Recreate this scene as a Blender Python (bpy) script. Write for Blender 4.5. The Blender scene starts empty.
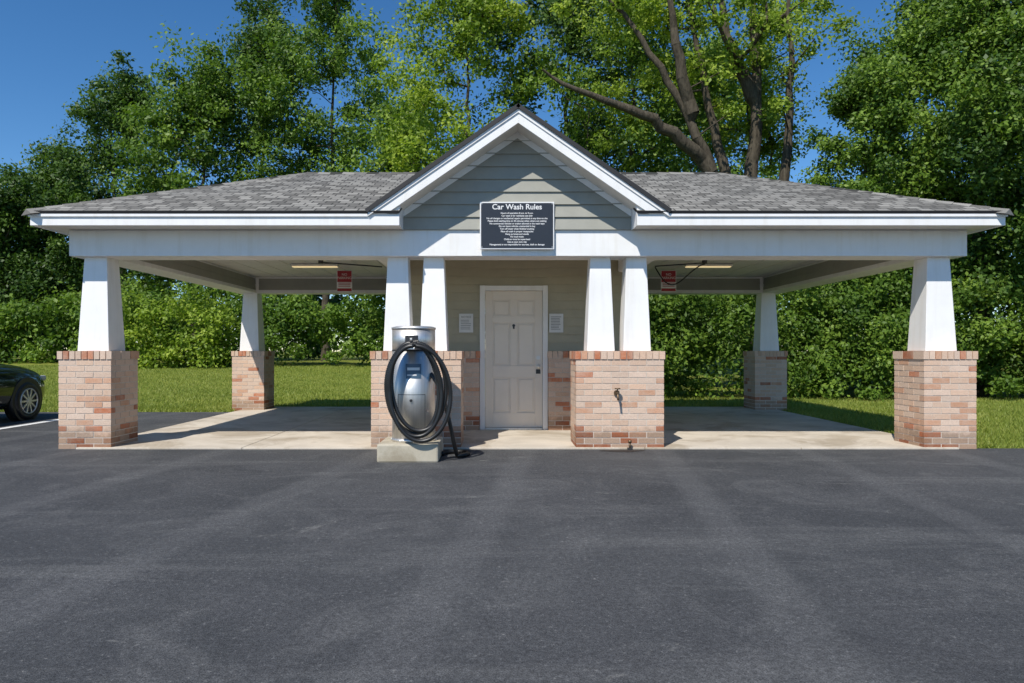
import bpy, math, random
import numpy as np
from mathutils import Vector, Matrix
S=bpy.context.scene
S.view_settings.view_transform='Standard'
try: S.view_settings.look='None'
except Exception: pass
S.view_settings.exposure=0
random.seed(3)
# ---------------------------------------------------------------- helpers
def link(o,parent=None):
    S.collection.objects.link(o)
    if parent: o.parent=parent
    return o
def empty(name):
    o=bpy.data.objects.new(name,None); o.empty_display_size=.3
    return link(o)
def mesh(name,V,F,mat=None,parent=None,smooth=False,bevel=0):
    m=bpy.data.meshes.new(name); m.from_pydata([tuple(v) for v in V],[],F); m.update()
    o=bpy.data.objects.new(name,m); link(o,parent)
    if mat: m.materials.append(mat)
    if smooth:
        for p in m.polygons: p.use_smooth=True
    if bevel:
        b=o.modifiers.new('b','BEVEL'); b.width=bevel; b.segments=2; b.limit_method='ANGLE'
    return o
def boxvf(x0,x1,y0,y1,z0,z1):
    V=[(x0,y0,z0),(x1,y0,z0),(x1,y1,z0),(x0,y1,z0),(x0,y0,z1),(x1,y0,z1),(x1,y1,z1),(x0,y1,z1)]
    F=[(0,3,2,1),(4,5,6,7),(0,1,5,4),(1,2,6,5),(2,3,7,6),(3,0,4,7)]
    return V,F
def box(name,x0,x1,y0,y1,z0,z1,mat,parent=None,bevel=0.004):
    V,F=boxvf(x0,x1,y0,y1,z0,z1)
    return mesh(name,V,F,mat,parent,bevel=bevel)
def join_vf(parts):
    V=[];F=[]
    for v,f in parts:
        n=len(V); V+=list(v); F+=[tuple(i+n for i in q) for q in f]
    return V,F
def cyl(name,c,r,z0,z1,mat,parent=None,n=40,axis='z',r2=None,smooth=True):
    r2=r if r2 is None else r2
    V=[];F=[]
    for k,(z,rr) in enumerate(((z0,r),(z1,r2))):
        for i in range(n):
            a=2*math.pi*i/n; p=(rr*math.cos(a),rr*math.sin(a),z)
            if axis=='z': V.append((c[0]+p[0],c[1]+p[1],p[2]))
            elif axis=='y': V.append((c[0]+p[0],p[2],c[1]+p[1]))
            else: V.append((p[2],c[0]+p[0],c[1]+p[1]))
    for i in range(n): F.append((i,(i+1)%n,n+(i+1)%n,n+i))
    F.append(tuple(range(n-1,-1,-1))); F.append(tuple(range(n,2*n)))
    o=mesh(name,V,F,mat,parent)
    if smooth:
        for p in o.data.polygons[:n]: p.use_smooth=True
    return o
def tube(name,pts,r,mat,parent=None,n=8,corr=0.0,closed=False):
    P=np.array(pts,float); k=len(P)
    T=np.gradient(P,axis=0); T/=np.linalg.norm(T,axis=1)[:,None]+1e-9
    V=[];F=[]; up=np.array([0.13,0.97,0.2])
    for i in range(k):
        a=np.cross(T[i],up); a/=np.linalg.norm(a)+1e-9; b=np.cross(T[i],a)
        rr=r*(1+(corr if i%2 else -corr))
        for j in range(n):
            t=2*math.pi*j/n; V.append(tuple(P[i]+rr*(a*math.cos(t)+b*math.sin(t))))
    for i in range(k-1):
        for j in range(n): F.append((i*n+j,i*n+(j+1)%n,(i+1)*n+(j+1)%n,(i+1)*n+j))
    F.append(tuple(range(n))); F.append(tuple((k-1)*n+j for j in range(n)))
    return mesh(name,V,F,mat,parent,smooth=True)
# ---------------------------------------------------------------- materials
class NT:
    def __init__(s,name,rough=.7,metal=0,spec=.5):
        s.m=bpy.data.materials.new(name); s.m.use_nodes=True; s.t=s.m.node_tree
        s.b=s.t.nodes['Principled BSDF']; s.b.inputs['Roughness'].default_value=rough
        s.b.inputs['Metallic'].default_value=metal
        s.b.inputs['Specular IOR Level'].default_value=spec
    def n(s,typ,**kw):
        x=s.t.nodes.new(typ)
        for k,v in kw.items():
            if hasattr(x,k) and k not in('Scale',): setattr(x,k,v)
        return x
    def l(s,a,b): s.t.links.new(a,b)
    def co(s,kind='Object',scale=(1,1,1),rot=0):
        c=s.n('ShaderNodeTexCoord'); m=s.n('ShaderNodeMapping'); m.inputs['Scale'].default_value=scale
        m.inputs['Rotation'].default_value=(0,0,rot)
        s.l(c.outputs[kind],m.inputs['Vector']); return m.outputs[0]
    def noise(s,scale,detail=4,rough=.5,vec=None,dist=0):
        x=s.n('ShaderNodeTexNoise'); x.inputs['Scale'].default_value=scale; x.inputs['Detail'].default_value=detail
        x.inputs['Roughness'].default_value=rough; x.inputs['Distortion'].default_value=dist
        s.l(vec if vec is not None else s.co(),x.inputs['Vector']); return x.outputs['Fac']
    def ramp(s,fac,stops):
        x=s.n('ShaderNodeValToRGB'); e=x.color_ramp.elements
        while len(e)<len(stops): e.new(.5)
        for i,(p,c) in enumerate(stops):
            e[i].position=p; e[i].color=(*c,1) if len(c)==3 else c
        s.l(fac,x.inputs[0]); return x.outputs[0]
    def mix(s,fac,a,b,mode='MIX'):
        x=s.n('ShaderNodeMix'); x.data_type='RGBA'; x.blend_type=mode
        if isinstance(fac,(int,float)): x.inputs[0].default_value=fac
        else: s.l(fac,x.inputs[0])
        for inp,v in((x.inputs[6],a),(x.inputs[7],b)):
            if isinstance(v,tuple): inp.default_value=(*v,1)
            else: s.l(v,inp)
        return x.outputs[2]
    def bump(s,h,strength=.3,dist=.01,prev=None):
        x=s.n('ShaderNodeBump'); x.inputs['Strength'].default_value=strength; x.inputs['Distance'].default_value=dist
        s.l(h,x.inputs['Height'])
        if prev is not None: s.l(prev,x.inputs['Normal'])
        s.l(x.outputs[0],s.b.inputs['Normal']); return x.outputs[0]
    def col(s,c):
        if isinstance(c,tuple): s.b.inputs['Base Color'].default_value=(*c,1)
        else: s.l(c,s.b.inputs['Base Color'])
        return s.m
def paint(name,c,rough=.5,var=.1,metal=0):
    m=NT(name,rough,metal); f=m.noise(3.5,6,.65)
    lo=tuple(x*(1-var) for x in c); hi=tuple(min(1,x*(1+var*.3)) for x in c)
    m.bump(m.noise(40,3),.06,.004)
    return m.col(m.ramp(f,[(.3,lo),(.65,hi)]))
def white_paint():
    m=NT('white_painted_trim',.5)
    f=m.noise(2.2,6,.7); streak=m.noise(1,5,.6,m.co('Object',(9,9,.8)))
    a=m.ramp(f,[(.3,(.80,.79,.77)),(.6,(.85,.84,.82))])
    b=m.ramp(streak,[(.34,(.90,.88,.84)),(.50,(1,1,1))])
    m.bump(m.noise(30,3),.05,.003)
    return m.col(m.mix(.55,a,b,'MULTIPLY'))
M_white=white_paint()
M_soffit=paint('soffit_paint',(.76,.73,.66),.6)
M_siding=paint('gray_green_siding',(.33,.325,.28),.65,.10)
M_siding_in=paint('olive_siding_room',(.44,.40,.29),.65,.10)
M_door=paint('door_paint',(.82,.73,.62),.45,.05)
M_black=paint('black_rubber',(.014,.014,.014),.38,.2)
M_dark=paint('dark_metal',(.03,.03,.032),.4,.2)
M_edge=paint('roof_drip_edge',(.020,.019,.020),.6,.2)
M_steel=NT('stainless_steel',.5,1.0)
_f=M_steel.noise(1,6,.6,M_steel.co('Object',(60,60,1.2)))
M_steel.bump(_f,.08,.002); M_steel=M_steel.col(M_steel.ramp(_f,[(.3,(.70,.68,.64)),(.7,(.86,.83,.79))]))
M_brass=paint('spigot_metal',(.18,.12,.07),.45,.4,.7)

def brick_mat():
    m=NT('painted_worn_brick',.88,0,.3)
    at=m.n('ShaderNodeAttribute',attribute_name='Col')
    f=m.noise(7,8,.7); g=m.noise(90,4,.7)
    c=m.mix(m.ramp(f,[(.40,(0,0,0)),(.70,(.5,.5,.5))]),at.outputs['Color'],(.66,.53,.42))
    c=m.mix(.6,c,m.ramp(g,[(.3,(.64,.62,.60)),(.6,(1.0,1.0,1.0))]),'MULTIPLY')
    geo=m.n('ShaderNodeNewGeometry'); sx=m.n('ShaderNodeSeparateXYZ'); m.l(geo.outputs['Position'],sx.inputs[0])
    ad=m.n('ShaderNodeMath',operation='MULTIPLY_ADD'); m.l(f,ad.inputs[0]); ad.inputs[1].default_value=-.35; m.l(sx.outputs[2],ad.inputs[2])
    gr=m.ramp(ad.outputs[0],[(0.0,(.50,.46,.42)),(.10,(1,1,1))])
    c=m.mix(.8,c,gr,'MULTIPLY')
    m.bump(g,.5,.004); return m.col(c)
M_brick=brick_mat()
m=NT('mortar',.95); M_mortar=m.col(m.ramp(m.noise(20,5),[(.3,(.50,.43,.36)),(.7,(.66,.58,.50))]))

def asphalt_mat():
    m=NT('asphalt_surface',.8,0,.35)
    big=m.noise(.35,5,.6,dist=.6); mid=m.noise(1.3,8,.72,dist=.9)
    streak=m.noise(.9,6,.68,m.co('Object',(.22,2.0,1)),.4); fine=m.noise(150,2,.8); agg=m.noise(48,3,.75)
    c=m.ramp(big,[(.32,(.047,.049,.052)),(.68,(.078,.079,.081))])
    c=m.mix(m.ramp(mid,[(.50,(0,0,0)),(.66,(.6,.6,.6))]),c,(.115,.115,.114))
    c=m.mix(m.ramp(mid,[(.30,(.65,.65,.65)),(.43,(0,0,0))]),c,(.036,.037,.040))
    c=m.mix(m.ramp(streak,[(.54,(0,0,0)),(.68,(.6,.6,.6))]),c,(.12,.12,.118))
    # faint tyre tracks curving in from the bays
    wv=m.n('ShaderNodeTexWave'); wv.wave_type='BANDS'; wv.bands_direction='X'; wv.inputs['Scale'].default_value=.19
    wv.inputs['Distortion'].default_value=2.5; wv.inputs['Detail'].default_value=4; wv.inputs['Detail Scale'].default_value=.5; m.l(m.co('Object',(1,.5,1),.25),wv.inputs['Vector'])
    c=m.mix(m.ramp(wv.outputs['Fac'],[(.90,(0,0,0)),(.98,(.28,.28,.28))]),c,(.13,.13,.13))
    c=m.mix(.85,c,m.ramp(fine,[(.34,(.4,.4,.4)),(.66,(1.6,1.6,1.6))]),'MULTIPLY')
    c=m.mix(.75,c,m.ramp(agg,[(.34,(.6,.6,.6)),(.64,(1.38,1.38,1.38))]),'MULTIPLY')
    c=m.mix(m.ramp(agg,[(.665,(0,0,0)),(.69,(.7,.7,.7))]),c,(.24,.235,.22))
    sc=m.noise(1.0,9,.8,m.co('Object',(1,2.0,1)),1.5)
    c=m.mix(m.ramp(sc,[(.61,(0,0,0)),(.68,(.7,.7,.7))]),c,(.22,.215,.20))
    oil=m.noise(.75,4,.5,m.co('Object',(1.3,1.3,1)))
    c=m.mix(m.ramp(oil,[(.67,(0,0,0)),(.74,(.6,.6,.6))]),c,(.025,.025,.027))
    m.bump(fine,.7,.008); return m.col(c)
M_asph=asphalt_mat()
def conc(name,a,b):
    m=NT(name,.85,0,.3); f=m.noise(1.3,8,.65,dist=.4); g=m.noise(120,3)
    c=m.ramp(f,[(.3,a),(.68,b)]); c=m.mix(.4,c,m.ramp(g,[(.3,(.75,.75,.75)),(.65,(1.05,1.05,1.05))]),'MULTIPLY')
    st=m.noise(.9,7,.7,m.co('Object',(1,1,1)),.8)
    c=m.mix(.8,c,m.ramp(st,[(.38,(.66,.62,.56)),(.5,(1,1,1))]),'MULTIPLY')
    m.bump(g,.3,.003); return m.col(c)
M_conc=conc('concrete_slab_mat',(.50,.44,.36),(.66,.59,.49))
M_conc2=conc('concrete_base_mat',(.36,.32,.24),(.52,.47,.37))
def grass_mat():
    m=NT('lawn_mat',.9,0,.2)
    f=m.noise(.25,6,.6); g=m.noise(9,6,.75); h=m.noise(70,3,.7,m.co('Object',(1,.5,1)))
    c=m.ramp(f,[(.3,(.17,.21,.032)),(.7,(.27,.30,.06))])
    c=m.mix(.7,c,m.ramp(g,[(.3,(.6,.62,.5)),(.7,(1.25,1.2,1.1))]),'MULTIPLY')
    c=m.mix(.7,c,m.ramp(h,[(.3,(.5,.5,.45)),(.7,(1.3,1.3,1.2))]),'MULTIPLY')
    m.bump(h,.8,.03); return m.col(c)
M_grass=grass_mat()
def leafmat(name,dark,mid,light,trans=.3):
    m=NT(name,.5,0,.3)
    at=m.n('ShaderNodeAttribute',attribute_name='shade')
    c=m.ramp(at.outputs['Fac'],[(0,dark),(.5,mid),(1,light)]); m.col(c)
    tr=m.n('ShaderNodeBsdfTranslucent'); 
    c2=m.mix(1.0,c,(1.25,1.35,.7),'MULTIPLY'); m.l(c2,tr.inputs['Color'])
    mx=m.n('ShaderNodeMixShader'); mx.inputs[0].default_value=trans
    m.l(m.b.outputs[0],mx.inputs[1]); m.l(tr.outputs[0],mx.inputs[2])
    out=[x for x in m.t.nodes if x.type=='OUTPUT_MATERIAL'][0]
    m.l(mx.outputs[0],out.inputs['Surface']); return m.m
L_dark=leafmat('leaves_deep_green',(.024,.055,.010),(.058,.118,.018),(.14,.225,.036))
L_mid=leafmat('leaves_green',(.042,.090,.012),(.110,.195,.024),(.25,.36,.05),.35)
L_bright=leafmat('leaves_light_green',(.085,.145,.014),(.22,.32,.032),(.42,.50,.07),.4)
L_grass=leafmat('grass_blades',(.14,.19,.03),(.24,.30,.05),(.38,.39,.10),.3)
m=NT('tree_bark',.95,0,.2); _v=m.co('Object',(5,5,1)); _n=m.noise(3,8,.7,_v)
m.bump(_n,.9,.04); M_bark=m.col(m.ramp(_n,[(.3,(.035,.028,.02)),(.7,(.13,.11,.08))]))
def shingle_mat():
    m=NT('asphalt_shingles',.92,0,.25)
    uv=m.co('UV')
    br=m.n('ShaderNodeTexBrick'); m.l(uv,br.inputs['Vector'])
    br.inputs['Color1'].default_value=(.115,.110,.100,1); br.inputs['Color2'].default_value=(.30,.29,.265,1)
    br.inputs['Mortar'].default_value=(.045,.045,.04,1); br.inputs['Scale'].default_value=1
    br.inputs['Brick Width'].default_value=.17; br.inputs['Row Height'].default_value=.14
    br.inputs['Mortar Size'].default_value=.009; br.inputs['Mortar Smooth'].default_value=.3; br.offset=.37; br.offset_frequency=2
    c=m.mix(.6,br.outputs['Color'],m.ramp(m.noise(.8,5),[(.3,(.8,.8,.8)),(.7,(1.15,1.13,1.1))]),'MULTIPLY')
    g=m.noise(150,3,.7); c=m.mix(.7,c,m.ramp(g,[(.3,(.6,.6,.6)),(.7,(1.35,1.35,1.35))]),'MULTIPLY')
    inv=m.n('ShaderNodeMath',operation='SUBTRACT'); inv.inputs[0].default_value=1; m.l(br.outputs['Fac'],inv.inputs[1])
    b1=m.bump(inv.outputs[0],.8,.012); m.bump(g,.5,.004,b1)
    return m.col(c)
M_shing=shingle_mat()
def flat(name,c,rough=.5,emit=0):
    m=NT(name,rough)
    if emit:
        m.b.inputs['Emission Color'].default_value=(*c,1); m.b.inputs['Emission Strength'].default_value=emit
    f=m.noise(12,4); return m.col(m.ramp(f,[(.3,tuple(x*.92 for x in c)),(.7,c)]))
# ---------------------------------------------------------------- terrain
def hz(x,y):
    t=np.clip((np.asarray(y,float)-20)/24,0,1); t=t*t*(3-2*t)
    return .62*t
xs=np.unique(np.concatenate([np.linspace(-500,-40,12),np.linspace(-40,40,33),np.linspace(40,500,12)]))
ys=np.unique(np.concatenate([np.linspace(-300,0,8),np.linspace(0,60,41),np.linspace(60,700,14)]))
V=[(x,y,float(hz(x,y))) for y in ys for x in xs]; nx=len(xs)
F=[(j*nx+i,j*nx+i+1,(j+1)*nx+i+1,(j+1)*nx+i) for j in range(len(ys)-1) for i in range(nx-1)]
mesh('grass_ground',V,F,M_grass,smooth=True)
rng=np.random.default_rng(5)
edge=[(-5.2,8.56),(-5.2,13.7)]
e2=[(-5.2-i*.5, 13.7+rng.normal(0,.02)) for i in range(1,60)]
e3=[(60-i*.5, 8.6+rng.normal(0,.025)) for i in range(0,109)]
poly=[(-60,-60),(60,-60)]+e3+[(5.4,8.56)]+edge+e2+[(-60,13.7)]
mesh('asphalt_lot',[(x,y,.006) for x,y in poly],[tuple(range(len(poly)))],M_asph)
ml=flat('line_paint',(.78,.78,.76),.7)
mesh('parking_line',[(-7.69,6.5,.011),(-7.55,6.5,.011),(-7.53,12.3,.011),(-7.67,12.3,.011)],[(0,1,2,3)],ml)
mesh('parking_line',[(-10.4,6.5,.011),(-10.28,6.5,.011),(-10.26,12.3,.011),(-10.38,12.3,.011)],[(0,1,2,3)],ml)
sl=empty('concrete_slab')
xsl=[-5.12,-3.1,-1.3,1.8,3.7,5.62]; ysl=[8.50,11.5,14.75]
k=0
for i in range(5):
    for j in range(2):
        k+=1; box('slab_panel_%d'%k,xsl[i]+.004,xsl[i+1]-.004,ysl[j]+.004,ysl[j+1]-.004,-.1,.026,M_conc,sl,.006)
M_stain=flat('ground_stain',(.028,.026,.024),.6)
def blob(name,cx,cy,rx,ry,z,mat,seed):
    r=random.Random(seed); n=22; ph=[r.uniform(.6,1.15) for _ in range(n)]
    ph=[(ph[i-1]+ph[i]*2+ph[(i+1)%n])/4 for i in range(n)]
    return mesh(name,[(cx+rx*ph[i]*math.cos(2*math.pi*i/n),cy+ry*ph[i]*math.sin(2*math.pi*i/n),z) for i in range(n)],[tuple(range(n))],mat)
blob('pavement_stain',1.50,8.36,.30,.10,.0105,M_stain,1)
# ---------------------------------------------------------------- building
B=empty('car_wash_building')
CX=.25
def bricks(name,segs,parent=B,cap=True,z0=.0,ztop=1.2):
    V=[];F=[];C=[]
    def add(x0,x1,y0,y1,za,zb,c):
        v,f=boxvf(x0,x1,y0,y1,za,zb); n=len(V); V.extend(v); F.extend(tuple(i+n for i in q) for q in f); C.extend([c]*6)
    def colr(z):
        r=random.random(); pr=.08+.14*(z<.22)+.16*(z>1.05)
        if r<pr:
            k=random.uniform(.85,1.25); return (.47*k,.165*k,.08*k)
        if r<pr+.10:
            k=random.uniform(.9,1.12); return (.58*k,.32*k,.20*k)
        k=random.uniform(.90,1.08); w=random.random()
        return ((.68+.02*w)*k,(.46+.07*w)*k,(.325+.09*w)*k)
    ch=(ztop-.10-z0)/15; J=.011
    for (x0,x1,y0,y1) in segs:
        zt=ztop-.10 if cap else ztop
        nz=int(round((zt-z0)/ch))
        for i in range(nz):
            za=z0+i*ch; zb=za+ch-J
            fx=(i%2==0)
            ax0,ax1=(x0,x1) if fx else (x0+.105,x1-.105)
            ay0,ay1=(y0+.105,y1-.105) if fx else (y0,y1)
            for (yy0,yy1) in ((y0,y0+.095),(y1-.095,y1)):
                n=max(1,int(round((ax1-ax0)/.212))); L=(ax1-ax0+J)/n
                for q in range(n):
                    d=random.uniform(-.0015,.0015)
                    add(ax0+q*L,ax0+(q+1)*L-J,yy0+d,yy1+d,za,zb,colr(za))
            for (xx0,xx1) in ((x0,x0+.095),(x1-.095,x1)):
                if ay1-ay0<.05: continue
                n=max(1,int(round((ay1-ay0)/.212))); L=(ay1-ay0+J)/n
                for q in range(n):
                    d=random.uniform(-.0015,.0015)
                    add(xx0+d,xx1+d,ay0+q*L,ay0+(q+1)*L-J,za,zb,colr(za))
        if cap:
            o=.012
            n=int(round((x1-x0)/.075)); L=(x1-x0+2*o+J)/n
            ny=max(1,int(round((y1-y0)/.21))); LY=(y1-y0+2*o+J)/ny
            for q in range(n):
                for r in range(ny):
                    add(x0-o+q*L,x0-o+(q+1)*L-J,y0-o+r*LY,y0-o+(r+1)*LY-J,ztop-.10,ztop-random.uniform(0,.003),colr(1.1))
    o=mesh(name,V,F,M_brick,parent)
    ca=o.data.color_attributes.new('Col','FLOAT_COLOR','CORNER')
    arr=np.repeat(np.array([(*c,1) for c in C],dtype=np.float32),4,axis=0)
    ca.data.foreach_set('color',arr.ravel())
    for i,(x0,x1,y0,y1) in enumerate(segs):
        box(name+'_mortar_%d'%i,x0+.004,x1-.004,y0+.004,y1-.004,z0-.02,ztop-.009,M_mortar,parent,0)
    return o
W=.64; YF=8.54; YR=14.0
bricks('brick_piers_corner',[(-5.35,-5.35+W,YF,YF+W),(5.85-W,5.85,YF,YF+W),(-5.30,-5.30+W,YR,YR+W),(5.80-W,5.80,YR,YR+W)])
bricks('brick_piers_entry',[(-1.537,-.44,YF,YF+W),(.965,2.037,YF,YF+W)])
def column(name,cx,cy,b,t,z0,z1):
    V=[(cx-b,cy-b,z0),(cx+b,cy-b,z0),(cx+b,cy+b,z0),(cx-b,cy+b,z0),(cx-t,cy-t,z1),(cx+t,cy-t,z1),(cx+t,cy+t,z1),(cx-t,cy+t,z1)]
    F=[(0,3,2,1),(4,5,6,7),(0,1,5,4),(1,2,6,5),(2,3,7,6),(3,0,4,7)]
    mesh(name,V,F,M_white,B,bevel=.006)
ci=0
for cx in (-5.0,5.50):
    for cy in (8.86,14.32):
        ci+=1; column('tapered_column_%d'%ci,cx,cy,.195,.14,1.199,2.375)
for cx in (-1.24,-.79,1.29,1.74):
    ci+=1; column('tapered_column_%d'%ci,cx,8.86,.172,.125,1.199,2.375)
ZB,ZT=2.37,2.69
box('beam_front',-5.27,5.79,8.62,9.02,ZB,ZT,M_white,B)
box('beam_back',-5.27,5.79,14.12,14.50,ZB,ZT,M_white,B)
box('beam_left',-5.268,-4.86,9.021,14.119,ZB+.002,ZT,M_white,B)
box('beam_right',5.36,5.788,9.021,14.119,ZB+.002,ZT,M_white,B)
box('beam_bay_left',-1.54,-1.30,9.021,10.40,ZB+.002,ZT,M_white,B)
box('beam_bay_right',1.80,2.04,9.021,10.40,ZB+.002,ZT,M_white,B)
def siding(name,u0,u1,z0,z1,e,mapf,mat,clip=None,proud=.014):
    V=[];F=[]; z=z0
    while z<z1-1e-4:
        zt=min(z+e,z1)
        a0,a1=(u0,u1) if clip is None else (max(u0,clip(z)[0]),min(u1,clip(z)[1]))
        b0,b1=(u0,u1) if clip is None else (max(u0,clip(zt)[0]),min(u1,clip(zt)[1]))
        if b1<b0: b0=b1=(b0+b1)/2
        if a1<=a0: break
        n=len(V)
        V+= [mapf(a0,z,proud),mapf(a1,z,proud),mapf(b1,zt,.002),mapf(b0,zt,.002),mapf(a0,z,0),mapf(a1,z,0)]
        F+= [(n,n+1,n+2,n+3),(n+4,n+5,n+1,n)]
        z=zt
    return mesh(name,V,F,mat,B)
siding('back_beam_siding',-4.80,-1.6,ZB+.06,ZT-.03,.115,lambda u,z,o:(u,14.118-o,z),M_siding)
siding('back_beam_siding_r',2.1,5.30,ZB+.06,ZT-.03,.115,lambda u,z,o:(u,14.118-o,z),M_siding)
siding('left_beam_siding',9.1,14.05,ZB+.06,ZT-.03,.115,lambda u,z,o:(-4.858+o,u,z),M_siding)
siding('right_beam_siding',9.1,14.05,ZB+.06,ZT-.03,.115,lambda u,z,o:(5.358-o,u,z),M_siding)
EXL,EXR,EYF,EYB=-5.48,5.97,8.27,14.98
GL,GR=CX-1.40,CX+1.40
mesh('soffit_ceiling',[(x,y,2.695) for x,y in [(EXL,EYF),(GL,EYF),(GL,8.615),(GR,8.615),(GR,EYF),(EXR,EYF),(EXR,EYB),(EXL,EYB)]],[tuple(range(7,-1,-1))],M_soffit,B)
gp=[]
for i in range(28):
    x=-5.2+i*.4
    gp.append(boxvf(x,x+.006,9.03,14.11,2.688,2.6945))
V,F=join_vf(gp); mesh('ceiling_joint_strips',V,F,M_soffit,B)
FZ0,FZ1=2.68,2.815
box('fascia_front_left',EXL-.02,GL,EYF-.025,EYF,FZ0,FZ1,M_white,B,.003)
box('fascia_front_right',GR,EXR+.02,EYF-.025,EYF,FZ0,FZ1,M_white,B,.003)
box('fascia_left',EXL-.022,EXL,EYF+.001,EYB,FZ0,FZ1,M_white,B,.003)
box('fascia_right',EXR,EXR+.022,EYF+.001,EYB,FZ0,FZ1,M_white,B,.003)
box('fascia_back',EXL,EXR,EYB,EYB+.025,FZ0,FZ1,M_white,B,.003)
box('crown_lip_left',EXL-.035,GL-.37,EYF-.045,EYF-.0255,FZ1-.035,FZ1,M_white,B,.003)
box('crown_lip_right',GR+.37,EXR+.035,EYF-.045,EYF-.0255,FZ1-.035,FZ1,M_white,B,.003)
GS=.69; AZ=4.07
def gz(x): return AZ-GS*abs(x-CX)
for s,nm in((-1,'left'),(1,'right')):
    xa=CX+s*1.40; 
    V=[(xa,EYF-.01,FZ0),(xa,8.615,FZ0),(xa,8.615,gz(xa)-.05),(xa,EYF-.01,gz(xa)-.05)]
    mesh('eave_return_'+nm,V,[(0,1,2,3)],M_white,B)
    xo=CX+s*1.75
    V=[(xa,EYF-.012,FZ1),(xo,EYF-.012,FZ1),(xo,EYF-.012,gz(xo)),(xa,EYF-.012,gz(xa)-.06)]
    mesh('eave_return_panel_'+nm,V,[(0,1,2,3)],M_white,B)
RX0,RX1,RY,RZ=-3.15,3.65,11.62,4.15
EZ=2.845; ex=.045
xl,xr,yf,yb=EXL-ex,EXR+ex,EYF-.06,EYB+.05
def roof_face(name,pts,thick=.028,udir=None):
    P=[Vector(p) for p in pts]
    n=(P[1]-P[0]).cross(P[2]-P[0]).normalized()
    if n.z<0: P=P[::-1]; n=-n
    V=[tuple(p) for p in P]+[tuple(p-n*thick) for p in P]
    k=len(P); F=[tuple(range(k)),tuple(range(2*k-1,k-1,-1))]+[(i,k+i,k+(i+1)%k,(i+1)%k) for i in range(k)]
    o=mesh(name,V,F,M_shing,B); uvl=o.data.uv_layers.new(name='UVMap')
    o.data.materials.append(M_edge)
    for p in o.data.polygons[1:]: p.material_index=1
    u=Vector((0,0,1)).cross(n).normalized(); v=n.cross(u)
    for lp in o.data.loops:
        c=o.data.vertices[lp.vertex_index].co; uvl.data[lp.index].uv=(c.dot(u)+20,c.dot(v)+20)
    return o
sl_f=(RZ-EZ)/(RY-yf)
zn=EZ+(8.64-yf)*sl_f
roof_face('roof_front',[(xl,yf,EZ),(GL,yf,EZ),(GL,8.64,zn),(GR,8.64,zn),(GR,yf,EZ),(xr,yf,EZ),(RX1,RY,RZ),(RX0,RY,RZ)])
roof_face('roof_back',[(xr,yb,EZ),(xl,yb,EZ),(RX0,RY,RZ),(RX1,RY,RZ)])
roof_face('roof_left',[(xl,yb,EZ),(xl,yf,EZ),(RX0,RY,RZ)])
roof_face('roof_right',[(xr,yf,EZ),(xr,yb,EZ),(RX1,RY,RZ)])
def cap(name,a,b):
    a=Vector(a);b=Vector(b);d=(b-a); L=d.length; n=int(L/.2); d.normalize()
    s=d.cross(Vector((0,0,1))).normalized(); parts=[]
    for i in range(n):
        p=a+d*(L*i/n); q=a+d*(L*(i+1)/n+.03)
        V=[p+s*.13+Vector((0,0,-.045)),p+Vector((0,0,.022)),p-s*.13+Vector((0,0,-.045)),q+s*.13+Vector((0,0,-.055)),q+Vector((0,0,.012)),q-s*.13+Vector((0,0,-.055))]
        parts.append((V,[(0,1,4,3),(1,2,5,4),(0,2,1),(3,4,5)]))
    V,F=join_vf(parts); o=mesh(name,V,F,M_shing,B)
    uvl=o.data.uv_layers.new(name='UVMap')
    for p in o.data.polygons:
        r=(random.random()*9,random.random()*9)
        for li in p.loop_indices:
            c=o.data.vertices[o.data.loops[li].vertex_index].co; uvl.data[li].uv=(r[0]+c.x*.05,r[1]+c.z*.05)
cap('ridge_cap',(RX0,RY,RZ),(RX1,RY,RZ))
for nm,a,b in(('lf',(xl,yf,EZ),(RX0,RY,RZ)),('rf',(xr,yf,EZ),(RX1,RY,RZ)),('lb',(xl,yb,EZ),(RX0,RY,RZ)),('rb',(xr,yb,EZ),(RX1,RY,RZ))):
    cap('hip_cap_'+nm,a,b)
GH=1.80; gy=EYF-.075
yback=yf+(AZ-EZ)/sl_f+.1
for s,nm in((-1,'left'),(1,'right')):
    roof_face('gable_roof_'+nm,[(CX,gy,AZ+.035),(CX+s*GH,gy,AZ+.035-GS*GH),(CX+s*GH,yf+.05,AZ+.035-GS*GH),(CX,yback,AZ+.035)],.047)
cap('gable_ridge_cap',(CX,gy+.15,AZ+.02),(CX,yback-.1,AZ+.02))
RW=.165
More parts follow.
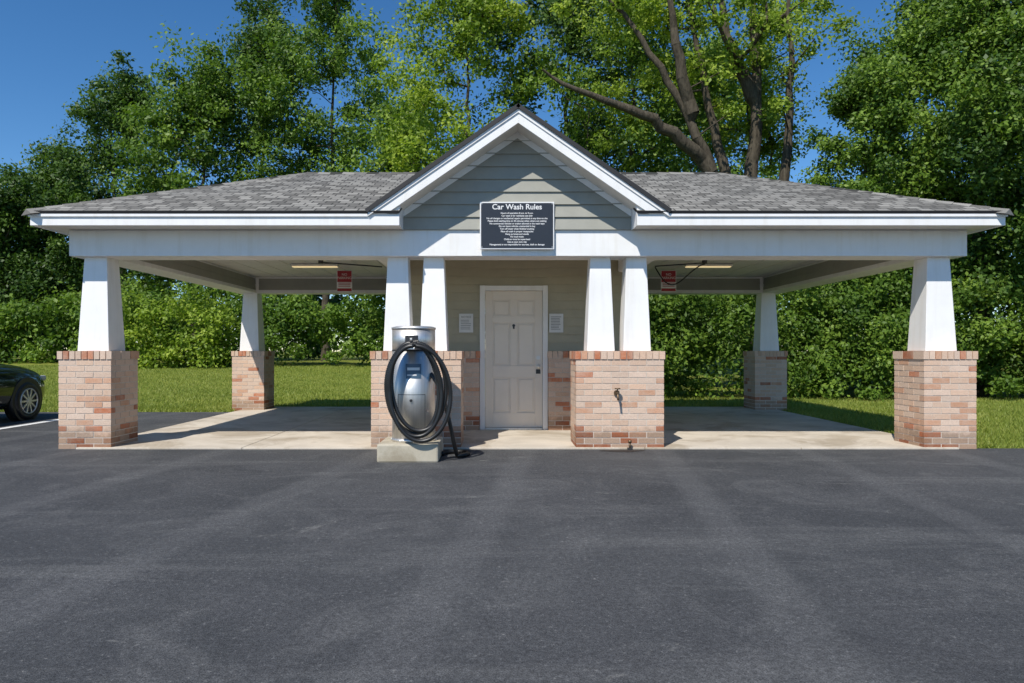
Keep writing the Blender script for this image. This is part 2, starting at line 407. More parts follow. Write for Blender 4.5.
for s,nm in((-1,'left'),(1,'right')):
    X=lambda d:CX+s*d
    top=-.022
    e=1.765
    pts=[(0,AZ+top),(e,AZ+top-GS*e),(e,AZ+top-GS*e-.03),(1.56,FZ1-.001),(0,AZ+top-RW)]
    xk=(AZ+top-RW-FZ1)/GS
    pts[3]=(xk,FZ1); pts[2]=(e,FZ1) 
    V=[(X(d),EYF-.04,z) for d,z in pts]+[(X(d),EYF-.013,z) for d,z in pts]
    k=5; F=[tuple(range(k)),tuple(range(2*k-1,k-1,-1))]+[(i,k+i,k+(i+1)%k,(i+1)%k) for i in range(k)]
    mesh('rake_fascia_'+nm,V,F,M_white,B,bevel=.003)
    V=[(X(0),EYF-.055,AZ+top),(X(e),EYF-.055,AZ+top-GS*e),(X(e),EYF-.055,AZ+top-GS*e-.045),(X(0),EYF-.055,AZ+top-.045)]
    V+= [(a,EYF-.041,c) for a,b,c in V]
    mesh('rake_mould_'+nm,V,[(0,1,2,3),(7,6,5,4),(0,4,5,1),(2,1,5,6),(3,2,6,7),(0,3,7,4)],M_white,B)
    z1=AZ+top-RW+.01
    mesh('rake_soffit_'+nm,[(X(0),EYF-.013,z1),(X(1.41),EYF-.013,z1-GS*1.41),(X(1.41),8.615,z1-GS*1.41),(X(0),8.615,z1)],[(0,1,2,3)],M_soffit,B)
    V=[(X(0),8.59,z1),(X(1.398),8.59,z1-GS*1.398),(X(1.398),8.59,z1-GS*1.398-.08),(X(0),8.59,z1-.08)]
    V+= [(a,8.612,c) for a,b,c in V]
    mesh('gable_frieze_'+nm,V,[(0,1,2,3),(7,6,5,4),(0,4,5,1),(1,5,6,2),(2,6,7,3),(3,7,4,0)],M_white,B)
z1=AZ-.022-RW+.01
def gclip(z): 
    d=(z1-z)/GS; return (CX-d,CX+d)
siding('gable_siding',CX-1.398,CX+1.398,ZT+.001,z1-.02,.155,lambda u,z,o:(u,8.612-o,z),M_siding,gclip,.024)
mesh('gable_wall_core',[(CX-1.40,8.618,ZT),(CX+1.40,8.618,ZT),(CX+1.40,8.618,z1-GS*1.40),(CX,8.618,z1),(CX-1.40,8.618,z1-GS*1.40)],[(0,1,2,3,4)],M_siding,B)
# ---------------- equipment room
RXL,RXR,RYF,RYB=-1.50,2.0,10.45,14.10
DX0,DX1=.250-.475,.250+.475
DZ=2.09
box('room_wall_left',RXL,DX0,RYF+.02,RYF+.14,.03,2.694,M_siding_in,B,0)
box('room_wall_right',DX1,RXR,RYF+.02,RYF+.14,.03,2.694,M_siding_in,B,0)
box('room_wall_over_door',DX0+.001,DX1-.001,RYF+.021,RYF+.14,DZ+.05,2.693,M_siding_in,B,0)
box('room_wall_side_l',RXL,RXL+.12,RYF+.141,RYB,.03,2.694,M_siding_in,B,0)
box('room_wall_side_r',RXR-.12,RXR,RYF+.141,RYB,.03,2.694,M_siding_in,B,0)
siding('room_siding_left',RXL,DX0-.03,1.2,2.69,.125,lambda u,z,o:(u,RYF+.019-o,z),M_siding_in,proud=.02)
siding('room_siding_right',DX1+.03,RXR,1.2,2.69,.125,lambda u,z,o:(u,RYF+.019-o,z),M_siding_in,proud=.02)
siding('room_siding_top',DX0-.03,DX1+.03,DZ+.09,2.69,.125,lambda u,z,o:(u,RYF+.019-o,z),M_siding_in,proud=.02)
siding('room_siding_sl',RYF,RYB,1.2,2.69,.125,lambda u,z,o:(RXL-.001-o,u,z),M_siding_in)
siding('room_siding_sr',RYF,RYB,1.2,2.69,.125,lambda u,z,o:(RXR+.001+o,u,z),M_siding_in)
bricks('room_brick_base',[(RXL-.04,DX0-.035,RYF-.09,RYF+.13),(DX1+.035,RXR+.04,RYF-.09,RYF+.13)],z0=.03)
bricks('room_brick_side',[(RXL-.04,RXL+.17,RYF+.14,RYB),(RXR-.17,RXR+.04,RYF+.14,RYB)],z0=.03)
D=B
box('door_frame_left',DX0-.03,DX0+.045,RYF-.05,RYF+.10,.03,DZ+.085,M_white,D,.004)
box('door_frame_right',DX1-.045,DX1+.03,RYF-.05,RYF+.10,.03,DZ+.085,M_white,D,.004)
box('door_frame_head',DX0+.0455,DX1-.0455,RYF-.048,RYF+.10,DZ+.01,DZ+.083,M_white,D,.004)
box('door_threshold',DX0+.05,DX1-.05,RYF-.06,RYF+.10,.031,.052,M_steel,D)
d0,d1,dy=DX0+.048,DX1-.048,RYF+.02
dz0,dz1=.056,DZ+.006
box('door_slab',d0,d1,dy+.016,dy+.05,dz0,dz1,M_door,D,0)
w=d1-d0; st=.11; mid=.10
zr=[dz0,dz0+.22,.80,.98,1.62,1.72,dz1-.13,dz1]
box('door_stile_l',d0,d0+st,dy,dy+.0159,dz0,dz1,M_door,D,.004)
box('door_stile_r',d1-st,d1,dy,dy+.0159,dz0,dz1,M_door,D,.004)
xm=(d0+d1)/2
for i,(a,b) in enumerate(((zr[0],zr[1]),(zr[2],zr[3]),(zr[4],zr[5]),(zr[6],zr[7]))):
    box('door_rail_%d'%i,d0+st,d1-st,dy+.0002,dy+.0159,a,b,M_door,D,.004)
for i,(a,b) in enumerate(((zr[1],zr[2]),(zr[3],zr[4]),(zr[5],zr[6]))):
    box('door_mullion_%d'%i,xm-mid/2,xm+mid/2,dy+.0004,dy+.0159,a,b,M_door,D,.004)
    for s,(xa,xb) in enumerate(((d0+st,xm-mid/2),(xm+mid/2,d1-st))):
        box('door_panel_%d_%d'%(i,s),xa+.028,xb-.028,dy+.004,dy+.0159,a+.028,b-.028,M_door,D,.009)
cyl('door_viewer',(xm,1.58),.022,dy-.012,dy+.002,M_dark,D,16,'y')
box('door_viewer_plate',xm-.013,xm+.013,dy-.006,dy+.002,1.53,1.60,M_dark,D,.005)
cyl('door_knob_rose',(d1-.06,.97),.034,dy-.01,dy+.002,M_steel,D,20,'y')
cyl('door_knob_neck',(d1-.06,.97),.014,dy-.045,dy-.008,M_steel,D,16,'y')
bpy.ops.mesh.primitive_uv_sphere_add(segments=20,ring_count=12,radius=.03,location=(d1-.06,dy-.06,.97)); o=bpy.context.object; o.name='door_knob'; o.data.materials.append(M_steel); o.parent=D
cyl('door_deadbolt',(d1-.06,1.10),.03,dy-.018,dy+.002,M_steel,D,20,'y')
box('door_latch_guard',d1-.095,d1-.028,dy-.004,dy-.001,.86,.925,M_dark,D,.002)
for i,z in enumerate((.35,1.1,1.85)): cyl('door_hinge_%d'%i,(d0-.004,dy-.006),.009,z,z+.10,M_steel,D,10)
def text(name,body,x,y,z,size,mat,parent,align='CENTER',ext=.001,off=0):
    c=bpy.data.curves.new(name,'FONT'); c.body=body; c.size=size; c.align_x=align; c.align_y='CENTER'; c.extrude=ext; c.offset=off
    o=bpy.data.objects.new(name,c); link(o,parent); o.location=(x,y,z); o.rotation_euler=(math.pi/2,0,0)
    c.materials.append(mat); return o
M_navy=paint('sign_navy',(.022,.026,.036),.4,.15)
M_signw=flat('sign_white',(.80,.80,.80),.5)
sg=empty('car_wash_rules_sign')
sx,sz=.245,2.735; sy=8.575
box('frame',sx-.455,sx+.455,sy-.012,sy+.012,sz-.29,sz+.29,M_signw,sg,.003)
box('panel',sx-.440,sx+.440,sy-.016,sy-.0125,sz-.275,sz+.275,M_navy,sg,0)
text('title','Car Wash Rules',sx,sy-.018,sz+.225,.092,M_signw,sg,off=.0015)
lines=["Hours of operation 8 a.m. to 9 p.m.","Car wash is for residents use only","No oil changes or mechanical repairs permitted at any time on site",
"Please limit washing time to 30 minutes when others are waiting","No commercial vehicles or trailers allowed in the wash bays","Do not leave vehicles unattended in bay",
"Turn off water when finished washing","Place all trash in proper receptacles","Hang up hoses and wands","No loud music","Children must be supervised","Use at your own risk","Management is not responsible for any loss, theft or damage"]
for i,l in enumerate(lines): text('rule_%d'%i,l,sx,sy-.018,sz+.15-i*.032,.0275,M_signw,sg,ext=.0005,off=.0006)
for a in(-.43,.43):
    for b in(-.265,.265): cyl('screw',(sx+a,sz+b),.006,sy-.02,sy-.016,M_steel,sg,10,'y')
M_paper=flat('paper',(.72,.72,.70),.7); M_ink=flat('ink',(.12,.12,.12),.7)
for px,nm in((466,'l'),(556.5,'r')):
    x=(px-497)*10.4/700; zc=1.2+(351-323)*10.4/700
    nt=empty('notice_paper')
    yy=RYF-.012
    box('sheet',x-.105,x+.105,yy,yy+.004,zc-.14,zc+.14,M_paper,nt,0)
    if nm=='r':
        for i in range(9): box('print_%d'%i,x-.08,x+random.uniform(.03,.085),yy-.0015,yy-.0003,zc+.09-i*.023,zc+.097-i*.023,M_ink,nt,0)
    else:
        text('heading','NOTICE',x,yy-.001,zc+.09,.04,M_ink,nt,ext=.0003)
        for i in range(6): box('print_%d'%i,x-.08,x+random.uniform(.03,.085),yy-.0015,yy-.0003,zc+.04-i*.026,zc+.046-i*.026,M_ink,nt,0)
M_red=paint('sign_red',(.36,.02,.03),.45,.1)
for px in (344.5,668.5):
    d=12.75; x=(px-497)*d/700; zc=1.2+(351-281)*d/700
    ns=empty('no_parking_sign')
    box('plate',x-.14,x+.14,d-.004,d,zc-.195,zc+.195,M_signw,ns,.002)
    box('header',x-.13,x+.13,d-.006,d-.0045,zc-.02,zc+.185,M_red,ns,0)
    text('label','NO\nPARKING',x,d-.0075,zc+.085,.062,M_signw,ns,ext=.0005)
    box('footer',x-.13,x+.13,d-.006,d-.0045,zc-.185,zc-.135,M_red,ns,0)
    for i in range(3): box('line_%d'%i,x-.11,x+.11,d-.0058,d-.0045,zc-.045-i*.028,zc-.034-i*.028,M_red,ns,0)
    for sx_ in(-.1,.1): cyl('hanger',(x+sx_,d+.003),.004,zc+.15,2.694,M_steel,ns,6)
M_tube=flat('fluorescent_tube',(1.0,.80,.45),.4,.55)
for xc in(-3.12,3.62):
    cl=empty('ceiling_light')
    box('housing',xc-.40,xc+.40,11.93,12.07,2.65,2.687,M_soffit,cl,.006)
    box('diffuser',xc-.38,xc+.38,11.945,12.055,2.632,2.649,M_tube,cl,.006)
    hb=empty('overhead_hose_boom'); sg_=1 if xc<0 else -1
    px0=xc+sg_*.30
    cyl('swivel',(px0,11.2),.04,2.60,2.69,M_dark,hb,16)
    if xc>0:
        P=[(px0+sg_*.75*t,11.2+.2*t,2.61-.03*t) for t in np.linspace(0,1,12)]
        tube('arm',P,.010,M_dark,hb)
        P=[(px0+sg_*.75*t,11.17+.2*t,2.59-.30*math.sin(t**1.6*math.pi)-.03*t) for t in np.linspace(0,1,40)]
        tube('hose',P,.010,M_black,hb)
    else:
        P=[(px0+sg_*.95*t,11.2+.2*t,2.62-.05*t) for t in np.linspace(0,1,12)]
        tube('arm',P,.011,M_dark,hb)
sp=empty('wall_spigot')
x=(617-497)*8.5/700; z=1.2-(393-351)*8.5/700
cyl('flange',(x,z),.035,8.515,8.535,M_brass,sp,16,'y')
cyl('body',(x,z),.016,8.43,8.52,M_brass,sp,12,'y')
tube('spout',[(x,8.46,z),(x,8.44,z-.02),(x,8.425,z-.05),(x,8.42,z-.085)],.013,M_brass,sp)
cyl('stem',(x,8.46),.007,z,z+.05,M_brass,sp,10)
cyl('handle',(x,8.46),.035,z+.05,z+.062,M_brass,sp,8)
vb=empty('ground_valve'); x=(631-497)*8.4/700
cyl('pipe',(x,8.47),.014,0,.10,M_brass,vb,12); cyl('cap',(x,8.47),.022,.09,.12,M_brass,vb,12)
box('collar',x-.03,x+.03,8.44,8.495,.0,.03,M_dark,vb,.004)
# ---------------------------------------------------------------- vacuum station
box('vacuum_base',-1.29,-.63,7.50,8.20,.0,.20,M_conc2,None,.02)
VC=empty('coin_vacuum_station'); vx,vy=-.935,7.86
cyl('lower_skirt',(vx,vy),.246,.201,.235,M_steel,VC,48)
cyl('body',(vx,vy),.240,.235,1.20,M_steel,VC,64)
cyl('band',(vx,vy),.243,1.20,1.210,M_dark,VC,48)
cyl('head',(vx,vy),.240,1.21,1.44,M_steel,VC,64)
cyl('lid_rim',(vx,vy),.247,1.44,1.463,M_steel,VC,64)
cyl('lid',(vx,vy),.243,1.463,1.475,M_steel,VC,64,r2=.20)
M_blue=paint('label_blue',(.07,.13,.20),.4,.1)
def curved_label(name,a0,a1,z0,z1,r,mat):
    V=[];F=[];k=12
    for i in range(k+1):
        a=math.radians(a0+(a1-a0)*i/k); V+=[(vx+r*math.sin(a),vy-r*math.cos(a),z0),(vx+r*math.sin(a),vy-r*math.cos(a),z1)]
    for i in range(k): F.append((2*i,2*i+2,2*i+3,2*i+1))
    mesh(name,V,F,mat,VC,smooth=True)
curved_label('label',-14,26,.90,1.06,.2425,M_blue)
curved_label('label_text_band',-10,22,.99,1.02,.2435,M_signw)
curved_label('label_text_band2',-10,14,.93,.945,.2435,M_signw)
curved_label('coin_panel',-16,18,1.27,1.37,.2425,M_dark)
box('coin_slot',vx-.012,vx+.012,vy-.25,vy-.240,1.29,1.34,M_steel,VC,.001)
for (a0,a1,z0,z1) in((-38,38,.72,.726),(-38,38,.335,.341),(-38,-37,.341,.72),(37,38,.341,.72)):
    curved_label('door_seam',a0,a1,z0,z1,.2412,M_dark)
cyl('door_latch',(vx,.66),.016,vy-.258,vy-.239,M_dark,VC,14,'y')
box('hose_hook',vx-.06,vx+.06,vy-.42,vy-.239,1.215,1.238,M_steel,VC,.004)
for i in range(6):
    a=i*math.pi/3; cyl('bolt_%d'%i,(vx+.245*math.cos(a),vy+.245*math.sin(a)),.012,.2,.225,M_steel,VC,6)
pts=[]; turns=4
rx=[.390,.225,.325,.265,.36]; rz=[.560,.425,.515,.465,.545]; cxs=[-.845,-.93,-.875,-.90,-.86]
N=turns*260
for i in range(N+1):
    t=i/260; k=min(int(t),3); f=t-k; g=f*f*(3-2*f)
    a=2*math.pi*t+math.pi/2
    RX_=rx[k]*(1-g)+rx[k+1]*g; RZ_=rz[k]*(1-g)+rz[k+1]*g; cc=cxs[k]*(1-g)+cxs[k+1]*g
    zc=1.30-.016*k-RZ_
    y=vy-.280-.035*k - .03*abs(math.sin(a))
    lean=.05*(1-math.sin(a))*.5
    pts.append((cc+RX_*math.cos(a)+lean,y,zc+RZ_*math.sin(a)))
tube('hose',pts,.023,M_black,VC,10,.10)
P=[]
for t in np.linspace(0,1,220):
    a=t*2*math.pi*.72-1.2
    P.append((-.50+.16*math.cos(a)+.04*t,7.95+.17*math.sin(a),.035))
tube('hose_ground_loop',P,.023,M_black,VC,10,.10)
P=[]
b0=Vector((vx+.2,vy-.12,.95)); b1=Vector((-.545,7.66,.75)); b2=Vector((-.50,7.64,.25)); b3=Vector((-.442,7.80,.036))
for t in np.linspace(0,1,140):
    P.append(tuple((1-t)**3*b0+3*t*(1-t)**2*b1*1.0+3*t*t*(1-t)*b2+t**3*b3))
tube('hose_feed',P,.023,M_black,VC,10,.10)
# ---------------------------------------------------------------- parked car
CAR=empty('parked_car')
m=NT('car_paint',.10,.4); m.b.inputs['Coat Weight'].default_value=1; M_car=m.col(m.ramp(m.noise(2,2),[(.3,(.015,.020,.014)),(.7,(.022,.028,.02))]))
M_glass=flat('car_glass',(.01,.012,.014),.04)
M_lens=flat('headlight_lens',(.5,.52,.52),.08)
CXX=-9.0
def loft(name,st,ring,mat,sub=2):
    V=[];F=[]
    for s in st:
        half=ring(*s); r=[(s[0],a,b) for a,b in half]+[(s[0],-a,b) for a,b in half[::-1] if abs(a)>1e-5]
        k=len(r); V+=[( CXX+a, y, b) for (y,a,b) in r]
    n=len(st)
    for i in range(n-1):
        for j in range(k): F.append((i*k+j,i*k+(j+1)%k,(i+1)*k+(j+1)%k,(i+1)*k+j))
    F.append(tuple(range(k-1,-1,-1))); F.append(tuple((n-1)*k+j for j in range(k)))
    o=mesh(name,V,F,mat,CAR,smooth=True); s_=o.modifiers.new('s','SUBSURF'); s_.levels=sub; s_.render_levels=sub
    return o
Y0=8.35
def ring(y,w,zb,zt):
    h=zt-zb
    return [(0,zb),(w*.80,zb),(w*.97,zb+.05),(w*1.02,zb+h*.36),(w*1.01,zb+h*.62),(w*.97,zt-.12),(w*.86,zt-.015),(w*.4,zt+.02),(0,zt+.03)]
st=[(Y0,.62,.42,.85),(Y0+.05,.78,.30,1.0),(Y0+.3,.87,.23,1.06),(Y0+.9,.90,.2,1.04),(Y0+2.2,.90,.2,1.02),(Y0+3.1,.90,.2,1.02),(Y0+3.7,.89,.2,.98),(Y0+4.15,.86,.22,.90),(Y0+4.42,.78,.26,.80),(Y0+4.52,.62,.34,.68)]
loft('body',st,ring,M_car)
def ring2(y,w,zb,zt): return [(0,zb),(w,zb),(w*.93,zb+(zt-zb)*.5),(w*.80,zt-.02),(w*.5,zt),(0,zt+.02)]
st2=[(Y0+.25,.72,.99,1.02),(Y0+.8,.78,.98,1.36),(Y0+1.3,.80,.98,1.48),(Y0+2.2,.80,.98,1.49),(Y0+2.7,.80,.97,1.38),(Y0+3.45,.76,.94,1.0)]
loft('windows',st2,ring2,M_glass)
st3=[(Y0+.9,.60,1.42,1.43),(Y0+1.3,.63,1.48,1.515),(Y0+2.2,.63,1.49,1.525),(Y0+2.6,.58,1.41,1.44)]
loft('roof_panel',st3,lambda y,w,a,b:[(0,a),(w,a-.02),(w,b-.02),(w*.6,b),(0,b+.01)],M_car)
for s in(-1,1):
    for wy in(Y0+.85,Y0+3.72):
        xo=CXX+s*.905
        a_,b_=sorted((xo-s*.16,xo+s*.008))
        cyl('wheel_arch',(wy,.36),.385,a_,b_,M_black,CAR,48,'x')
        bpy.ops.mesh.primitive_torus_add(major_radius=.268,minor_radius=.07,major_segments=48,minor_segments=12,location=(xo-s*.03,wy,.338),rotation=(0,math.pi/2,0))
        o=bpy.context.object; o.name='tire'; o.data.materials.append(M_black); o.parent=CAR
        for p in o.data.polygons:p.use_smooth=True
        a_,b_=sorted((xo-s*.02,xo+s*.012))
        cyl('rim',(wy,.338),.215,a_,b_,M_dark,CAR,40,'x')
        for q in range(10):
            a=q*2*math.pi/10; ca,sa=math.cos(a),math.sin(a); w=.017
            xx=xo+s*.034
            V=[(xx,wy+ca*.03-sa*w,.338+sa*.03+ca*w),(xx,wy+ca*.21-sa*w*.8,.338+sa*.21+ca*w*.8),(xx,wy+ca*.21+sa*w*.8,.338+sa*.21-ca*w*.8),(xx,wy+ca*.03+sa*w,.338+sa*.03-ca*w)]
            V+=[(v[0]-s*.02,v[1],v[2]) for v in V]
            mesh('spoke',V,[(0,1,2,3),(7,6,5,4),(0,4,5,1),(1,5,6,2),(2,6,7,3),(3,7,4,0)],M_steel,CAR)
        bpy.ops.mesh.primitive_torus_add(major_radius=.213,minor_radius=.012,major_segments=40,minor_segments=8,location=(xo+s*.03,wy,.338),rotation=(0,math.pi/2,0))
        o=bpy.context.object; o.name='rim_lip'; o.data.materials.append(M_steel); o.parent=CAR
        a_,b_=sorted((xo+s*.01,xo+s*.04)); cyl('hub',(wy,.338),.045,a_,b_,M_steel,CAR,20,'x')
    box('headlight',CXX+s*.66-.13,CXX+s*.66+.13,Y0+4.22,Y0+4.42,.66,.76,M_lens,CAR,.03)
    box('taillight',CXX+s*.66-.12,CXX+s*.66+.12,Y0+.0,Y0+.10,.78,.91,M_red,CAR,.02)
    box('mirror',CXX+s*.97-.09,CXX+s*.97+.09,Y0+2.75,Y0+2.87,1.0,1.12,M_car,CAR,.03)
    box('door_handle',CXX+s*.915-.01,CXX+s*.915+.01,Y0+1.7,Y0+1.85,.86,.885,M_steel,CAR,.004)
# ---------------------------------------------------------------- vegetation
def raw_quads(name,P4,mat,parent,shade,k=4):
    N=P4.shape[0]; me=bpy.data.meshes.new(name)
    me.vertices.add(N*k); me.vertices.foreach_set('co',P4.astype(np.float32).ravel())
    me.loops.add(N*k); me.loops.foreach_set('vertex_index',np.arange(N*k,dtype=np.int32))
    me.polygons.add(N); me.polygons.foreach_set('loop_start',np.arange(0,N*k,k,dtype=np.int32))
    me.update(calc_edges=True)
    a=me.attributes.new('shade','FLOAT','FACE'); a.data.foreach_set('value',shade.astype(np.float32))
    me.materials.append(mat); o=bpy.data.objects.new(name,me); link(o,parent); return o
def unit(a): return a/(np.linalg.norm(a,axis=-1,keepdims=True)+1e-9)
def leaves(name,C,R,n,size,rng,mat,parent,flat_=.75,tone=None):
    K=len(C); N=K*n
    c=np.repeat(C,n,0); r=np.repeat(R,n)
    d=unit(rng.normal(size=(N,3))); rad=rng.random(N)**.55
    p=c+d*(rad*r)[:,None]*np.array([1,1,flat_]) + rng.normal(size=(N,3))*.12*r[:,None]
    nn=unit(rng.normal(size=(N,3))*.7+d*.55+np.array([-.1,-.3,.5]))
    t=unit(np.cross(nn,rng.normal(size=(N,3)))); b=np.cross(nn,t)
    L=(size*rng.uniform(.65,1.3,N))[:,None]; W=L*rng.uniform(.45,.7,N)[:,None]
    P=np.stack([p-t*L*.5,p+b*W*.5-t*L*.05,p+t*L*.5,p-b*W*.5-t*L*.05],1)
    ct=rng.random(K) if tone is None else tone
    sh=np.clip(np.repeat(ct,n)*.6+rng.random(N)*.4,0,1)
    return raw_quads(name,P,mat,parent,sh)
def branch_mesh(name,nodes,par,rad,parent):
    V=[];F=[];n=7
    nodes=np.array(nodes)
    for i,p in enumerate(par):
        if p<0: continue
        a=nodes[p]; b=nodes[i]; t=b-a; L=np.linalg.norm(t)
        if L<1e-4: continue
        t=t/L; u=np.cross(t,[.3,.9,.1]); u/=np.linalg.norm(u)+1e-9; w=np.cross(t,u)
        ra=min(rad[p],rad[i]*1.25); rb=rad[i]; q=len(V)
        a=a-t*ra*.3
        for (c,rr) in((a,ra),(b,rb)):
            for j in range(n):
                th=2*math.pi*j/n; V.append(tuple(c+rr*(u*math.cos(th)+w*math.sin(th))))
        for j in range(n): F.append((q+j,q+(j+1)%n,q+n+(j+1)%n,q+n+j))
    return mesh(name,V,F,M_bark,parent,smooth=True)
def smooth_stem(s,rng,per=4):
    s=np.array(s,float); out=[]
    for i in range(len(s)-1):
        p0=s[max(i-1,0)];p1=s[i];p2=s[i+1];p3=s[min(i+2,len(s)-1)]
        for j in range(per):
            t=j/per
            out.append(.5*((2*p1)+(-p0+p2)*t+(2*p0-5*p1+4*p2-p3)*t*t+(-p0+3*p1-3*p2+p3)*t**3)+(rng.normal(size=3)*.035 if (i+j)>0 else 0))
    out.append(s[-1]); return np.array(out)
def tree(x,y,h,cb,rx,ry,nc,npl,ls,cr,mat,seed,r0=.28,stems=None,name='deciduous_tree',lobes=9,shell=.5,lean=(0,0),yshift=0):
    rng=np.random.default_rng(seed); E=empty(name)
    z0=float(hz(x,y)); base=np.array([x,y,z0])
    hc=(h-cb); Lc=[];Lr=[]; xc,yc=x+lean[0],y+lean[1]
    for i in range(lobes):
        f=(i+.5)/lobes; zz=cb+hc*(.12+.76*f)
        prof=math.sin(math.pi*min(1,max(.08,(f*.80+.16))))**.7
        a=i*2.4+rng.random()*1.2; q=.52*prof
        Lc.append([xc+rx*q*math.cos(a),yc+ry*q*math.sin(a),z0+zz]); Lr.append([rx*.55*prof*rng.uniform(.75,1.2),ry*.55*prof*rng.uniform(.75,1.2),hc*.20*rng.uniform(.75,1.25)])
    Lc.append([xc,yc,z0+h-hc*.18]); Lr.append([rx*.34,ry*.34,hc*.17])
    Lc=np.array(Lc);Lr=np.array(Lr)
    li=rng.integers(0,len(Lc),nc)
    d=unit(rng.normal(size=(nc,3))); rad=rng.random(nc)**shell
    C=Lc[li]+d*Lr[li]*rad[:,None]
    C[:,2]=np.maximum(C[:,2],z0+cb*.85)
    R=cr*rng.uniform(.5,1.4,nc)
    nodes=[];par=[];smin=[]
    if stems is None:
        k=12; top=cb+hc*.72; w=np.cumsum(rng.normal(size=(k,2))*.10*h/15,0)
        stems=[[(w[i,0]*(i/k),w[i,1]*(i/k),top*i/(k-1)) for i in range(k)]]
    for si,s in enumerate(stems):
        s=smooth_stem(s,rng); m_=len(s); last=-1
        for i,pnt in enumerate(s):
            pn=base+pnt; fr=i/(m_-1); sm=r0*((.85 if si==0 else .46)*(1-fr*.9)+.02)
            if i==0 and si>0:
                dd=[np.linalg.norm(nn-pn) for nn in nodes]; last=int(np.argmin(dd)); continue
            nodes.append(pn); par.append(last); smin.append(sm); last=len(nodes)-1
    ns=len(nodes)
    order=np.argsort(np.linalg.norm((C-base)[:,:2],axis=1)+rng.random(nc)*.8)
    ends=[]
    for ci in order[:min(nc,150)]:
        c=C[ci]; NA=np.array(nodes); dv=c-NA; dist=np.linalg.norm(dv,axis=1)+np.maximum(0,-(dv[:,2]-.25*np.linalg.norm(dv[:,:2],axis=1)))*1.3
        dist[NA[:,2]<z0+cb*.55]+=3
        p=int(np.argmin(dist)); a=NA[p]; L=np.linalg.norm(c-a); k=max(1,int(L/.7)); last=p
        for j in range(1,k+1):
            f=j/k; q=a+(c-a)*f+rng.normal(size=3)*.06*L*(f<1)+np.array([0,0,.10*L*math.sin(math.pi*f)])
            nodes.append(q);par.append(last);last=len(nodes)-1
        ends.append(last)
    cnt=np.zeros(len(nodes)); 
    for e in ends: cnt[e]+=1
    for i in range(len(nodes)-1,-1,-1):
        if par[i]>=0: cnt[par[i]]+=cnt[i]
    cnt=np.maximum(cnt,.4); tot=cnt.max()
    rad=np.maximum(r0*.8*(cnt/tot)**.6,.012)
    for i in range(ns): rad[i]=smin[i]
    branch_mesh('trunk_and_branches',nodes,par,rad,E)
    leaves('foliage',C,R,npl,ls,rng,mat,E)
    return E
def mass(name,x0,x1,y0,y1,zf,nc,npl,ls,cr,mat,seed,zb=0.15):
    rng=np.random.default_rng(seed)
    X=rng.uniform(x0,x1,nc); Y=rng.uniform(y0,y1,nc); top=np.array([zf(x) for x in X])
    bump=.82+.18*np.sin(X*1.3+Y)*np.cos(X*.6+2)+rng.uniform(-.12,.12,nc)
    f=rng.random(nc)**.8
    Z=hz(X,Y)+zb+f*top*bump
    C=np.stack([X,Y,Z],1); R=cr*rng.uniform(.55,1.4,nc)
    return leaves(name,C,R,npl,ls,rng,mat,None)
def wx(px,d): return (px-497)*d/700
T=[(-60,44,9.5,1.0,5.0,L_mid,11),(5,42,11.3,1.0,4.4,L_dark,12),(58,46,14.5,1.0,4.4,L_dark,13),(125,43,19.2,2.0,5.2,L_dark,14),
 (195,40,18.3,1.5,5.0,L_mid,15),(262,44,24.5,3.0,5.0,L_dark,16),(325,41,24.5,4.5,5.2,L_mid,17)]
for px,d,h,cb,rx,mt,sd in T:
    tree(wx(px,d),d,h,cb,rx,rx*.9,245,140,.235,1.05,mt,sd,r0=.3)
mass('shrub_mass',wx(95,36),wx(400,36),34.5,37.5,lambda x:3.9,190,140,.20,.85,L_mid,31)
mass('shrub_mass',wx(110,34),wx(225,34),33,35,lambda x:3.5,75,160,.18,.75,L_bright,32)
mass('shrub_mass',wx(-120,39),wx(110,39),38,41,lambda x:3.6,130,130,.25,1.0,L_mid,33)
mass('shrub_mass',-50,20,47,50,lambda x:5,230,80,.42,1.4,L_dark,34,.1)
tree(wx(405,34),34,13.6,2.5,3.2,3.0,140,150,.21,.85,L_mid,21)
tree(wx(465,27),27,17.5,3.0,3.9,3.8,180,180,.165,.78,L_bright,22,r0=.24)
tree(wx(560,30),30,19.5,3.0,4.6,4.2,230,170,.185,.85,L_dark,23)
tree(wx(630,26),26,17.0,4.0,4.2,4.0,170,180,.16,.75,L_mid,24,r0=.22)
stems=[[(0,0,0),(-.05,0,1.5),(-.15,0,3),(-.2,0,4.5),(-.30,0,6.5),(-.15,0,9),(-.25,.1,12),(-.1,.2,15)],
       [(-.2,0,3.4),(-.8,-.1,5),(-1.5,-.2,6.6),(-2.3,-.3,8.3),(-3.3,-.3,10),(-4.4,-.4,11.6),(-5.6,-.5,12.8)],
       [(-.3,0,4.3),(-.9,.3,6.2),(-1.35,.4,8.4),(-1.9,.5,10.8),(-2.3,.6,13.5)],
       [(-.1,0,3.0),(.45,-.2,5),(.7,-.2,7.4),(.8,-.3,10),(.7,-.3,13)],
       [(-1.5,-.2,6.6),(-2.7,-.7,7.6),(-4.0,-1.1,8.3),(-5.6,-1.4,8.7),(-7.0,-1.6,9.4)],
       [(-2.3,-.3,8.3),(-2.6,-.6,9.6),(-3.0,-.8,11.4),(-3.1,-.9,13)],
       [(-.15,0,9),(-.8,.1,10.4),(-1.2,.2,12),(-1.3,.2,14)]]
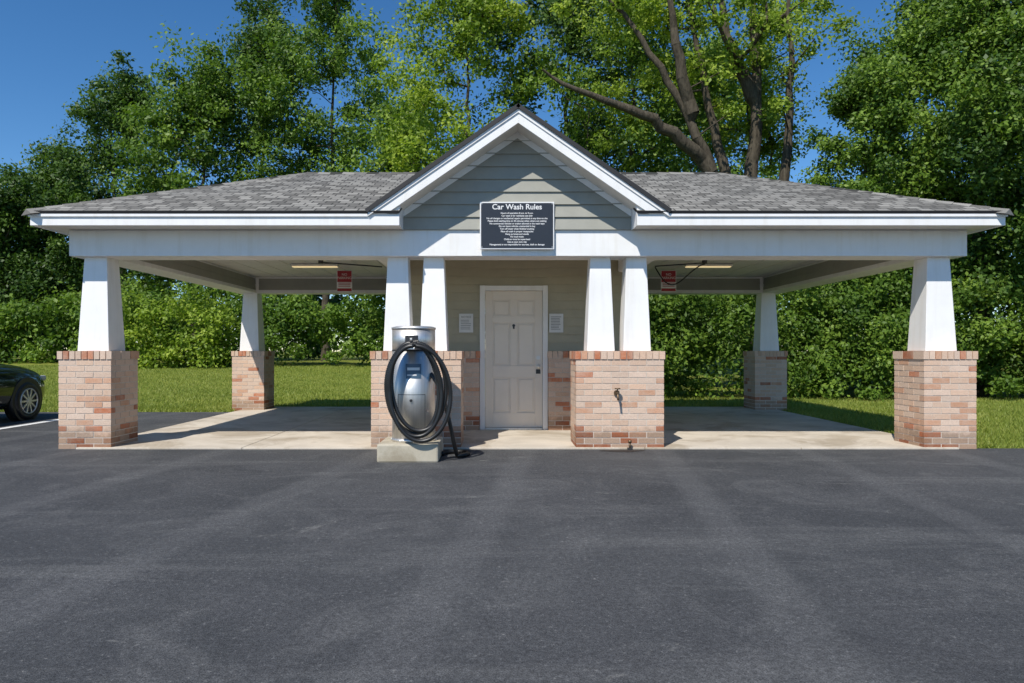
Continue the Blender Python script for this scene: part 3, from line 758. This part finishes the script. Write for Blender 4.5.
# crown sits mostly behind and above the limbs so the dark trunk and arching limbs read against it
tree(wx(762,22),22,16.0,7.4,5.8,4.0,260,180,.135,.60,L_bright,25,r0=.52,stems=stems,shell=.7,lean=(-1.4,1.6))
tree(wx(700,36),36,17,3,4.6,4.6,200,140,.23,.95,L_mid,26)
tree(wx(868,19),19,9.7,.8,1.75,2.2,150,280,.115,.55,L_mid,41,r0=.15)
tree(wx(980,18.5),18.5,13.0,.8,3.2,3.0,280,290,.115,.60,L_mid,42,r0=.26)
tree(wx(1075,17),17,12.0,.8,2.9,2.9,180,270,.12,.60,L_dark,43,r0=.22)
tree(wx(930,25),25,14.8,1.5,3.6,3.6,190,190,.165,.75,L_dark,44,r0=.25)
tree(wx(1190,18),18,12.0,1.0,3.5,3.4,120,180,.16,.7,L_dark,45,r0=.22)
mass('shrub_thicket',3.0,16.5,17.0,19.0,lambda x:3.6+.1*max(0,x-7),400,200,.115,.52,L_mid,51,.1)
mass('shrub_thicket',8.5,17,16.4,17.4,lambda x:2.5,120,210,.105,.42,L_mid,52,.1)
mass('shrub_thicket',2.5,15,21,24,lambda x:5,160,140,.18,.85,L_dark,53,.2)
def zf(x):
    return 8.5 if x<-30 else (8.5+(x+30)*.45 if x<-10 else (16 if x<10 else max(9.5,16-(x-10)*.6)))
mass('distant_trees',-75,75,55,62,zf,560,90,.48,1.9,L_dark,61,.5)
def blades(name,reg,n,h,seed):
    rng=np.random.default_rng(seed)
    X=rng.uniform(reg[0],reg[1],n); Y=reg[2]+(reg[3]-reg[2])*rng.random(n)**1.3
    Z=hz(X,Y); H=h*rng.uniform(.5,1.4,n); a=rng.random(n)*6.283; lean=rng.normal(size=(n,2))*.45*h
    w=.006+.004*(Y/20)
    p=np.stack([X,Y,Z],1); s=np.stack([np.cos(a)*w,np.sin(a)*w,np.zeros(n)],1)
    tp=p+np.stack([lean[:,0],lean[:,1],H],1)
    P=np.stack([p-s,p+s,tp],1)
    return raw_quads(name,P,L_grass,None,np.clip(rng.random(n)*.7+.3*(np.sin(X*2)*np.cos(Y*1.7)*.5+.5),0,1),3)
blades('grass_blades',(5.66,15,8.62,17.5),90000,.055,71)
blades('grass_blades',(-24,5.6,14.8,36),140000,.06,72)
blades('grass_blades',(-24,-5.2,13.72,15.2),25000,.06,73)
# ---------------------------------------------------------------- light & sky
el,az=math.radians(50),math.radians(27)
sv=Vector((-math.sin(az)*math.cos(el),-math.cos(az)*math.cos(el),math.sin(el)))
sd=bpy.data.lights.new('sun','SUN'); sd.energy=5.0; sd.angle=math.radians(.5); sd.color=(1,.95,.87)
so=bpy.data.objects.new('sun',sd); link(so); so.rotation_euler=(-sv).to_track_quat('-Z','Y').to_euler(); so.location=(0,0,30)
Wd=bpy.data.worlds.new('World'); S.world=Wd; Wd.use_nodes=True; t=Wd.node_tree
sk=t.nodes.new('ShaderNodeTexSky'); sk.sky_type='NISHITA'; sk.sun_disc=False; sk.sun_elevation=el; sk.sun_rotation=math.pi+az
sk.altitude=1500; sk.air_density=1.0; sk.dust_density=0.0; sk.ozone_density=3.0
hs=t.nodes.new('ShaderNodeHueSaturation'); hs.inputs['Saturation'].default_value=1.25
t.links.new(sk.outputs[0],hs.inputs['Color'])
t.links.new(hs.outputs[0],t.nodes['Background'].inputs[0]); t.nodes['Background'].inputs[1].default_value=.14
# ---------------------------------------------------------------- camera
cd=bpy.data.cameras.new('camera'); cam=bpy.data.objects.new('camera',cd); link(cam)
cd.sensor_width=36; cd.lens=36*700/1024; cd.shift_x=15/1024; cd.shift_y=9.5/1024; cd.clip_end=2000; cd.clip_start=.05
cam.location=(0,0,1.2); cam.rotation_euler=(math.pi/2,0,0); S.camera=cam
